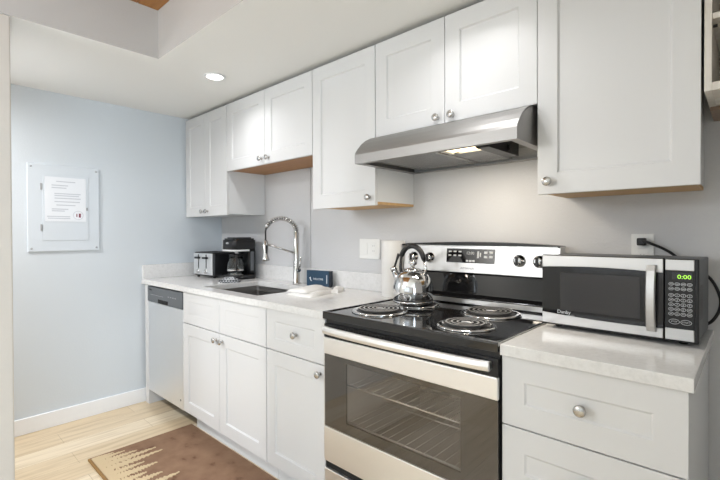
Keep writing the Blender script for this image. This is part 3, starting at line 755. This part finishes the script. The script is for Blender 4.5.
b = BM(); box(b, xs + 0.002, Wm - 0.010, 0.0, 0.006, 0.017, 0.050); obj('panel_trim', b, M['steel'], pn, 0.0015)
b = BM(); box(b, xs + 0.002, Wm - 0.010, 0.0004, 0.006, 0.0505, 0.2165); kp = obj('keypad', b, M['black'], pn)
b = BM(); box(b, xs + 0.018, xs + 0.064, -0.0002, 0.001, 0.190, 0.211); ds = obj('display', b, M['blackgloss'], kp)
text('clock_digits', '0:00', 0.0165, (xs + 0.030, -0.0004, 0.194), M['led'], ds, ext=0.0002, sx=1.15)
def oval(bb, cx, cz, rx, rz_, y0, y1, n=14, inner=0.68):
    o0 = [bb.verts.new((cx + rx * math.cos(2 * PI * k / n), y0, cz + rz_ * math.sin(2 * PI * k / n))) for k in range(n)]
    i0 = [bb.verts.new((cx + (rx - 0.0011) * math.cos(2 * PI * k / n), y0, cz + (rz_ - 0.0011) * math.sin(2 * PI * k / n))) for k in range(n)]
    o1 = [bb.verts.new(v.co + Vector((0, y1 - y0, 0))) for v in o0]; i1 = [bb.verts.new(v.co + Vector((0, y1 - y0, 0))) for v in i0]
    for k in range(n):
        j = (k + 1) % n
        bb.faces.new((o0[k], o0[j], i0[j], i0[k])); bb.faces.new((o0[j], o0[k], o1[k], o1[j])); bb.faces.new((i0[k], i0[j], i1[j], i1[k])); bb.faces.new((o1[j], o1[k], i1[k], i1[j]))
for j in range(2):
    for i in range(4):
        b = BM(); oval(b, xs + 0.016 + i * 0.0142, 0.178 - j * 0.0135, 0.0062, 0.0048, -0.0004, 0.0008); box(b, xs + 0.0125 + i * 0.0142, xs + 0.0195 + i * 0.0142, -0.0004, 0.0006, 0.1772 - j * 0.0135, 0.1788 - j * 0.0135); obj('button', b, M['key_ink'], kp)
digs = ['1', '2', '3', '4', '5', '6', '7', '8', '9', '', '0', '']
for j in range(5):
    for i in range(4):
        z = 0.146 - j * 0.0135; x = xs + 0.016 + i * 0.0142
        b = BM(); oval(b, x, z, 0.0064, 0.0050, -0.0004, 0.0008)
        bt = obj('button', b, M['key_ink'], kp)
        if i and j < 4 and digs[j * 3 + i - 1]: text('digit', digs[j * 3 + i - 1], 0.0075, (x, -0.0004, z - 0.0026), M['key_ink'], bt, ext=0.0002, align='CENTER')
        else:
            b = BM(); box(b, x - 0.003, x + 0.003, -0.0005, 0.0006, z - 0.0007, z + 0.0007); obj('mark', b, M['key_ink'], bt)
for i in range(2):
    x = xs + 0.0235 + i * 0.0275
    b = BM(); oval(b, x, 0.070, 0.0130, 0.0075, -0.0004, 0.0008); bt = obj('button', b, M['key_ink'], kp)
    text('word', ('STOP', 'START')[i], 0.0062, (x, -0.0004, 0.068), M['key_ink'], bt, ext=0.0002, align='CENTER')
b = BM(); box(b, Wm - 0.0045, Wm - 0.003, 0.055, 0.12, 0.07, 0.17); obj('side_vent', b, M['black'], bd)

# outlets
def plate(name, label, x0, x1, z0, z1, cat):
    t = thing(name, label, cat, ((x0 + x1) / 2, 0, (z0 + z1) / 2))
    b = BM(); box(b, x0, x1, -0.006, -0.0005, z0, z1); obj('cover_plate', b, M['white_plastic'], t, 0.002)
    return t
sw = plate('switch_plate', 'white double switch and outlet plate on the wall above the worktop', 1.600, 1.756, 1.088, 1.204, 'switch plate')
b = BM(); box(b, 1.628, 1.662, -0.009, -0.006, 1.113, 1.180); obj('rocker', b, M['white_plastic'], sw, 0.001)
b = BM(); box(b, 1.694, 1.728, -0.008, -0.006, 1.113, 1.180); rc = obj('receptacle', b, M['white_plastic'], sw, 0.001)
b = BM()
for z in (1.130, 1.160):
    for x in (1.705, 1.716): box(b, x, x + 0.002, -0.0086, -0.0075, z, z + 0.009)
obj('socket_slots', b, M['midgrey'], rc)
so = plate('outlet_plate', 'white outlet plate above the microwave with a black plug in it', 2.973, 3.043, 1.112, 1.229, 'outlet')
for z in (1.150, 1.190):
    b = BM(); box(b, 2.992, 3.024, -0.008, -0.006, z - 0.014, z + 0.014); rc = obj('receptacle', b, M['white_plastic'], so, 0.001)
    b = BM(); box(b, 3.002, 3.004, -0.0086, -0.0075, z - 0.004, z + 0.005); box(b, 3.012, 3.014, -0.0086, -0.0075, z - 0.004, z + 0.005); obj('socket_slots', b, M['midgrey'], rc)
pc = thing('power_cord', 'black microwave power cord running from the wall outlet', 'power cord', (3.008, -0.009, 1.197))
b = BM(); box(b, 2.994, 3.022, -0.034, -0.009, 1.187, 1.214); pg = obj('plug', b, M['black'], pc, 0.004)
def spline(P, n=8):
    P = [Vector(p) for p in P]; out = []
    for i in range(len(P) - 1):
        p0, p1, p2, p3 = P[max(i - 1, 0)], P[i], P[i + 1], P[min(i + 2, len(P) - 1)]
        for k in range(n):
            t = k / n
            out.append(0.5 * ((2 * p1) + (p2 - p0) * t + (2 * p0 - 5 * p1 + 4 * p2 - p3) * t * t + (3 * p1 - p0 - 3 * p2 + p3) * t ** 3))
    out.append(P[-1]); return out
b = BM(); tube(b, spline([(3.012, -0.032, 1.204), (3.035, -0.036, 1.196), (3.09, -0.026, 1.166), (3.14, -0.024, 1.12), (3.196, -0.024, 1.085), (3.223, -0.026, 1.03), (3.225, -0.026, 0.985), (3.205, -0.026, 0.94), (3.17, -0.024, 0.914)]), 0.0048, 8); obj('cable', b, M['black'], pc)

# ------------------------------------------------------------------ small things on the left worktop
# toaster
tw, td, th = 0.275, 0.205, 0.192
ts = thing('toaster', 'silver four-slice toaster with two black levers in the left corner', 'toaster', (0.112, -0.308, ZK), local=True, rz=math.radians(4))
b = BM(); box(b, 0, tw, 0.004, td, 0.012, th); obj('body', b, M['black'], ts, 0.018, 4)
b = BM(); box(b, 0.010, tw - 0.010, -0.002, 0.010, 0.022, th - 0.008); fr = obj('front_plate', b, M['steel_pale'], ts, 0.006, 3)
for xc in (0.085, 0.190):
    b = BM(); box(b, xc - 0.005, xc + 0.005, -0.0035, -0.0015, 0.07, 0.175); obj('lever_slot', b, M['dark'], fr)
    b = BM(); box(b, xc - 0.026, xc + 0.026, -0.024, -0.002, 0.142, 0.157); obj('lever', b, M['black'], ts, 0.004)
    b = BM(); lathe(b, [(0.017, 0), (0.017, 0.010), (0.014, 0.014), (0, 0.014)], (xc, -0.002, 0.048), '-y', 20); obj('browning_knob', b, M['chrome'], ts)
b = BM()
for xc in (0.06, 0.112, 0.165, 0.217): box(b, xc - 0.013, xc + 0.013, 0.035, td - 0.035, th - 0.002, th + 0.0015)
obj('bread_slots', b, M['dark'], ts)
for x in (0.03, tw - 0.03):
    for yy in (0.03, td - 0.03):
        b = BM(); cyl(b, (x, yy, 0), (x, yy, 0.014), 0.010, n=10); obj('foot', b, M['rubber'], ts)

# coffee maker
cw, cd, ch = 0.165, 0.19, 0.305
cmk = thing('coffee_maker', 'black drip coffee maker with a white band beside the toaster', 'coffee maker', (0.448, -0.250, ZK), local=True)
def rbox(bb, x0, x1, y0, y1, z0, z1, r=0.02):
    a = [bb.verts.new(p) for p in rr(x0, x1, y0, y1, z0, r)]; c = [bb.verts.new(p) for p in rr(x0, x1, y0, y1, z1, r)]
    n = len(a)
    for k in range(n):
        f = bb.faces.new((a[k], a[(k + 1) % n], c[(k + 1) % n], c[k])); f.smooth = True
    bb.faces.new(list(reversed(a))); bb.faces.new(c)
b = BM(); rbox(b, 0, cw, 0, cd, 0, 0.032, 0.03); obj('base', b, M['black'], cmk)
b = BM(); lathe(b, [(0.062, 0.032), (0.062, 0.035), (0, 0.035)], (cw / 2, 0.068, 0), n=32); obj('warming_plate', b, M['nickel'], cmk)
b = BM(); rbox(b, 0.004, cw - 0.004, 0.125, cd, 0.032, 0.215, 0.02); tw_ = obj('water_tank', b, M['black'], cmk)
b = BM(); box(b, cw - 0.005, cw - 0.003, 0.140, 0.165, 0.06, 0.20); obj('level_window', b, M['grey'], tw_)
b = BM(); rbox(b, -0.002, cw + 0.002, -0.002, cd, 0.215, 0.285, 0.03); hs = obj('brew_housing', b, M['black'], cmk)
b = BM(); rbox(b, -0.004, cw + 0.004, -0.005, 0.14, 0.203, 0.216, 0.03); obj('white_band', b, M['white_plastic'], cmk)
b = BM(); rbox(b, 0.004, cw - 0.004, 0.006, cd - 0.006, 0.285, 0.297, 0.03); rbox(b, 0.02, cw - 0.02, 0.02, cd - 0.02, 0.297, 0.305, 0.03); obj('lid', b, M['blackgloss'], cmk, 0.003)
b = BM(); box(b, 0.065, 0.100, -0.004, -0.001, 0.255, 0.268); obj('front_badge', b, M['nickel'], hs, 0.001)
# carafe
cf = thing('coffee_carafe', 'empty glass coffee carafe sitting in the coffee maker', 'carafe', (0.448 + cw / 2, -0.250 + 0.068, ZK + 0.0355), local=True)
b = BM(); lathe(b, [(0.050, 0), (0.058, 0.006), (0.066, 0.045), (0.064, 0.075), (0.052, 0.110), (0.044, 0.130), (0.0415, 0.130), (0.0495, 0.110), (0.0615, 0.075), (0.0635, 0.045), (0.0555, 0.0085), (0, 0.0085)], (0, 0, 0), n=36); obj('glass_jug', b, M['glass'], cf)
b = BM(); lathe(b, [(0.0455, 0.128), (0.0475, 0.130), (0.0475, 0.142), (0.03, 0.148), (0, 0.149)], (0, 0, 0), n=30); obj('lid', b, M['black'], cf)
b = BM(); lathe(b, [(0.0655, 0.026), (0.0672, 0.026), (0.0672, 0.038), (0.0655, 0.038), (0.0655, 0.026)], (0, 0, 0), n=36); obj('metal_band', b, M['chrome'], cf)
b = BM(); tube(b, spline([(0.040, -0.022, 0.136), (0.075, -0.042, 0.130), (0.088, -0.049, 0.085), (0.070, -0.039, 0.035)], 6), [0.008] * 19, 10); obj('handle', b, M['black'], cf)

# dish cloth heap in front of the coffee maker
def heap(name, cx, cy, lx, ly, h, m, rz=0, seed=1, nx=18, ny=14, folds=6):
    rnd = random.Random(seed); bb = BM(); ph = [rnd.uniform(0, 6.28) for _ in range(6)]
    g = []
    def top(u, v):
        e = max(0.0, 1 - abs(u) ** 5) ** .5 * max(0.0, 1 - abs(v) ** 5) ** .5
        return h * e * (0.72 + 0.16 * math.sin(folds * u + 2.0 * v + ph[0]) + 0.12 * math.sin(3 * v - 2 * u + ph[1]))
    for i in range(nx + 1):
        row = []
        for j in range(ny + 1):
            u, v = 2 * i / nx - 1, 2 * j / ny - 1
            wob = 1 + 0.06 * math.sin(3 * u + ph[2]) * (abs(v)) + 0.05 * math.sin(4 * v + ph[3]) * abs(u)
            x, y = u * lx / 2 * wob, v * ly / 2 * wob
            row.append((cx + x * math.cos(rz) - y * math.sin(rz), cy + x * math.sin(rz) + y * math.cos(rz), 0.0005 + max(top(u, v), 0.001)))
        g.append(row)
    return bb, g
def skin_grid(bb, g, z0):
    nx, ny = len(g) - 1, len(g[0]) - 1
    T = [[bb.verts.new((p[0], p[1], z0 + p[2])) for p in r] for r in g]
    Bt = [[bb.verts.new((p[0], p[1], z0)) for p in r] for r in g]
    for i in range(nx):
        for j in range(ny):
            f = bb.faces.new((T[i][j], T[i + 1][j], T[i + 1][j + 1], T[i][j + 1])); f.smooth = True
            bb.faces.new((Bt[i][j], Bt[i][j + 1], Bt[i + 1][j + 1], Bt[i + 1][j]))
    for i in range(nx):
        bb.faces.new((T[i][0], Bt[i][0], Bt[i + 1][0], T[i + 1][0])); bb.faces.new((T[i][ny], T[i + 1][ny], Bt[i + 1][ny], Bt[i][ny]))
    for j in range(ny):
        bb.faces.new((T[0][j], T[0][j + 1], Bt[0][j + 1], Bt[0][j])); bb.faces.new((T[nx][j], Bt[nx][j], Bt[nx][j + 1], T[nx][j + 1]))
bb, g = heap('dishcloth', 0.685, -0.325, 0.135, 0.10, 0.040, M['dishcloth'], math.radians(42), 3, folds=3)
skin_grid(bb, g, ZK)
tag(obj('dishcloth', bb, M['dishcloth']), 'small grey and white checked cloth lying in front of the coffee maker', 'cloth')

# navy gift box
bx = thing('navy_box', 'small navy blue box with white lettering standing against the backsplash', 'box', (1.322, -0.088, ZK), local=True, rz=math.radians(7))
b = BM(); box(b, -0.094, 0.088, 0, 0.028, 0, 0.098); bo = obj('carton', b, M['navy'], bx, 0.0008)
b = BM(); box(b, 0.0885, 0.096, -0.0005, 0.0285, 0, 0.0985); obj('sleeve_edge', b, M['navy_dark'], bx)
b = BM(); box(b, 0.070, 0.075, -0.0006, 0.0004, 0.022, 0.074); obj('side_mark', b, M['white_ink'], bo)
text('lettering', 'WELCOME', 0.017, (-0.040, -0.0004, 0.040), M['white_ink'], bo, ext=0.0002)
b = BM()
prism_y(b, [(-0.070, 0.052), (-0.062, 0.058), (-0.058, 0.050), (-0.060, 0.042), (-0.050, 0.034), (-0.054, 0.030), (-0.064, 0.038)], -0.0006, 0.0004); obj('emblem', b, M['white_ink'], bo)

# folded white towel
tl = thing('dish_towel', 'folded white towel lying between the sink and the range', 'towel', (1.52, -0.30, ZK))
def slab(bb, poly, z0, t, seed):
    """soft folded layer: quad (4 corners) with a rounded top"""
    rnd = random.Random(seed); nx, ny = 16, 12; g = []
    A, B_, C_, D_ = [Vector((*p, 0)) for p in poly]
    p1, p2 = rnd.uniform(0, 6), rnd.uniform(0, 6)
    for i in range(nx + 1):
        row = []
        for j in range(ny + 1):
            u, v = i / nx, j / ny
            p = (A * (1 - u) + B_ * u) * (1 - v) + (D_ * (1 - u) + C_ * u) * v
            e = max(0, 1 - abs(2 * u - 1) ** 8) ** .5 * max(0, 1 - abs(2 * v - 1) ** 8) ** .5
            z = t * e * (0.78 + 0.14 * math.sin(7 * u + p1 + 2 * v) + 0.10 * math.sin(6 * v + p2))
            row.append((p.x + 0.006 * math.sin(9 * v + p1), p.y + 0.005 * math.sin(8 * u + p2), max(z, 0.0008)))
        g.append(row)
    skin_grid(bb, g, z0)
b = BM(); slab(b, [(1.470, -0.440), (1.650, -0.430), (1.600, -0.19), (1.420, -0.18)], ZK, 0.024, 2); obj('lower_fold', b, M['towel'], tl)
b = BM(); slab(b, [(1.462, -0.432), (1.610, -0.415), (1.570, -0.20), (1.432, -0.20)], ZK + 0.017, 0.022, 5); obj('upper_fold', b, M['towel'], tl)
b = BM(); slab(b, [(1.600, -0.25), (1.64, -0.22), (1.58, -0.10), (1.51, -0.13)], ZK, 0.026, 9); obj('loose_corner', b, M['towel'], tl)

# ------------------------------------------------------------------ left wall: breaker panel and notice
ep = thing('breaker_panel', 'pale grey electrical panel cover on the left wall', 'electrical panel', (0, -1.117, 1.405))
b = BM(); box(b, 0.0005, 0.010, -1.314, -0.920, 1.127, 1.684); cv = obj('cover', b, M['panel_paint'], ep, 0.003)
b = BM(); box(b, 0.0100, 0.0125, -1.238, -0.985, 1.197, 1.617); dd = obj('door', b, M['panel_paint'], ep, 0.001)
for z in (1.28, 1.54):
    b = BM(); box(b, 0.010, 0.015, -1.249, -1.240, z - 0.02, z + 0.02); obj('hinge', b, M['midgrey'], dd)
b = BM(); box(b, 0.0125, 0.0165, -0.999, -0.989, 1.395, 1.415); obj('latch', b, M['midgrey'], dd, 0.001)
for yy in (-1.295, -0.939):
    for z in (1.148, 1.663):
        b = BM(); lathe(b, [(0.006, 0), (0.005, 0.003), (0, 0.0035)], (0.010, yy, z), 'x', 12); obj('screw', b, M['midgrey'], cv)
nt = thing('posted_notice', 'white printed notice sheet taped on the electrical panel door', 'notice', (0.013, -1.11, 1.463))
b = BM(); box(b, 0.0128, 0.0142, -1.226, -1.001, 1.320, 1.606); sh = obj('sheet', b, M['paper'], nt)
b = BM()
for z, y0, y1 in ((1.578, -1.165, -1.06), (1.553, -1.19, -1.10), (1.537, -1.19, -1.11), (1.50, -1.175, -1.03), (1.487, -1.175, -1.04), (1.470, -1.175, -1.03), (1.448, -1.175, -1.035), (1.426, -1.165, -1.06), (1.400, -1.19, -1.10), (1.388, -1.19, -1.12), (1.352, -1.215, -1.09), (1.340, -1.21, -1.09)):
    box(b, 0.0142, 0.01445, y0, y1, z - 0.003, z + 0.003)
obj('printed_lines', b, M['ink'], sh)
b = BM()
n = 26; R0, R1 = 0.030, 0.026; cy_, cz_ = -1.045, 1.362
for k in range(n):
    a0, a1 = 2 * PI * k / n, 2 * PI * (k + 0.75) / n
    q = [(cy_ + r * math.cos(a), cz_ + r * math.sin(a)) for r, a in ((R1, a0), (R0, a0), (R0, a1), (R1, a1))]
    f0 = [b.verts.new((0.0142, *p)) for p in q]; f1 = [b.verts.new((0.0146, *p)) for p in q]
    for i in range(4): b.faces.new((f0[i], f0[(i + 1) % 4], f1[(i + 1) % 4], f1[i]))
    b.faces.new(f1); b.faces.new(list(reversed(f0)))
obj('seal_ring', b, M['ink'], sh)
b = BM(); box(b, 0.0142, 0.0147, -1.056, -1.050, 1.352, 1.372); box(b, 0.0142, 0.0147, -1.042, -1.030, 1.348, 1.374); obj('seal_mark', b, M['red_ink'], sh)

# ------------------------------------------------------------------ recessed ceiling lights
def downlight(x, y, label, power, spread=140):
    t = thing('recessed_ceiling_light', label, 'ceiling light', (x, y, ZC), group='recessed kitchen lights')
    b = BM(); lathe(b, [(0.044, 0.0005), (0.060, 0.0), (0.060, -0.003), (0.056, -0.006), (0.046, -0.006), (0.044, 0.0005)], (x, y, ZC - 0.0008), n=36); obj('trim_ring', b, M['trim'], t)
    b = BM(); lathe(b, [(0.0445, -0.0042), (0.0445, -0.0008), (0, -0.0008), ], (x, y, ZC - 0.0008), n=36); obj('lens', b, M['lens'], t)
    area('downlight_beam', (x, y, ZC - 0.010), (x, y, 0), 0.085, 0, power, (0.98, 0.98, 1.0), True, spread)
downlight(1.010, -0.600, 'round recessed light glowing in the lowered ceiling above the sink', 1.7)
downlight(2.500, -0.600, 'round recessed light in the lowered ceiling above the range', 1.5)
downlight(0.450, -2.150, 'round recessed light in the lowered ceiling of the hallway on the left', 26, 170)

# ------------------------------------------------------------------ rug
rgx0, rgx1, rgy0, rgy1 = 0.650, 1.97, -1.155, -0.582
b = BM()
box(b, rgx0, rgx1, rgy0, rgy1, 0.0005, 0.010, 0)
rnd = random.Random(4)
DONE = []
def pine(x0, length, half):
    """flat tree woven into the pile, root at the near long edge, tip toward +y"""
    n = 13; L, R_ = [], []
    base = rgy0 + 0.010
    for k in range(n):
        t0 = k / n; y = base + length * t0; w = half * (1 - t0) ** 0.9 + 0.0035
        for side, out in ((-1, L), (1, R_)):
            out.append((x0 + side * w * 0.45, y)); out.append((x0 + side * w * rnd.uniform(.85, 1.15), y + length * 0.05 * rnd.uniform(.2, 1.5)))
    zt = 0.0112 + 0.00015 * len(DONE); DONE.append(1)
    cl = lambda p: (min(max(p[0], rgx0 + .006), rgx1 - .006), p[1])
    prism_z(b, [cl(p) for p in L] + [(x0, base + length)] + [cl(p) for p in reversed(R_)], 0.0096, zt, 1)
xx = rgx0 + 0.02
spots = [(0.675, 0.10, .030), (0.700, 0.15, .040), (0.745, 0.20, .045), (0.790, 0.285, .055), (0.845, 0.300, .055), (0.905, 0.18, .05), (0.960, 0.225, .06), (1.02, 0.15, .05), (1.075, 0.205, .06), (1.145, 0.265, .06)]
xx = 1.22
while xx < rgx1 - 0.04: spots.append((xx, rnd.uniform(.14, .30), .055)); xx += rnd.uniform(.05, .08)
for q in spots: pine(q[0], q[1], q[2] * 0.82)
box(b, rgx0 + 0.02, rgx1 - 0.006, rgy0 + 0.002, rgy0 + 0.022, 0.0096, 0.0155, 1)
box(b, rgx0 + 0.001, rgx1 - 0.001, rgy0 - 0.010, rgy0, 0.0005, 0.0102, 2)
o = obj('rug', b, [M['rug'], M['rug_beige'], M['rug_edge']])
tag(o, 'brown kitchen rug with beige pine trees along its edge on the plank floor', 'rug')
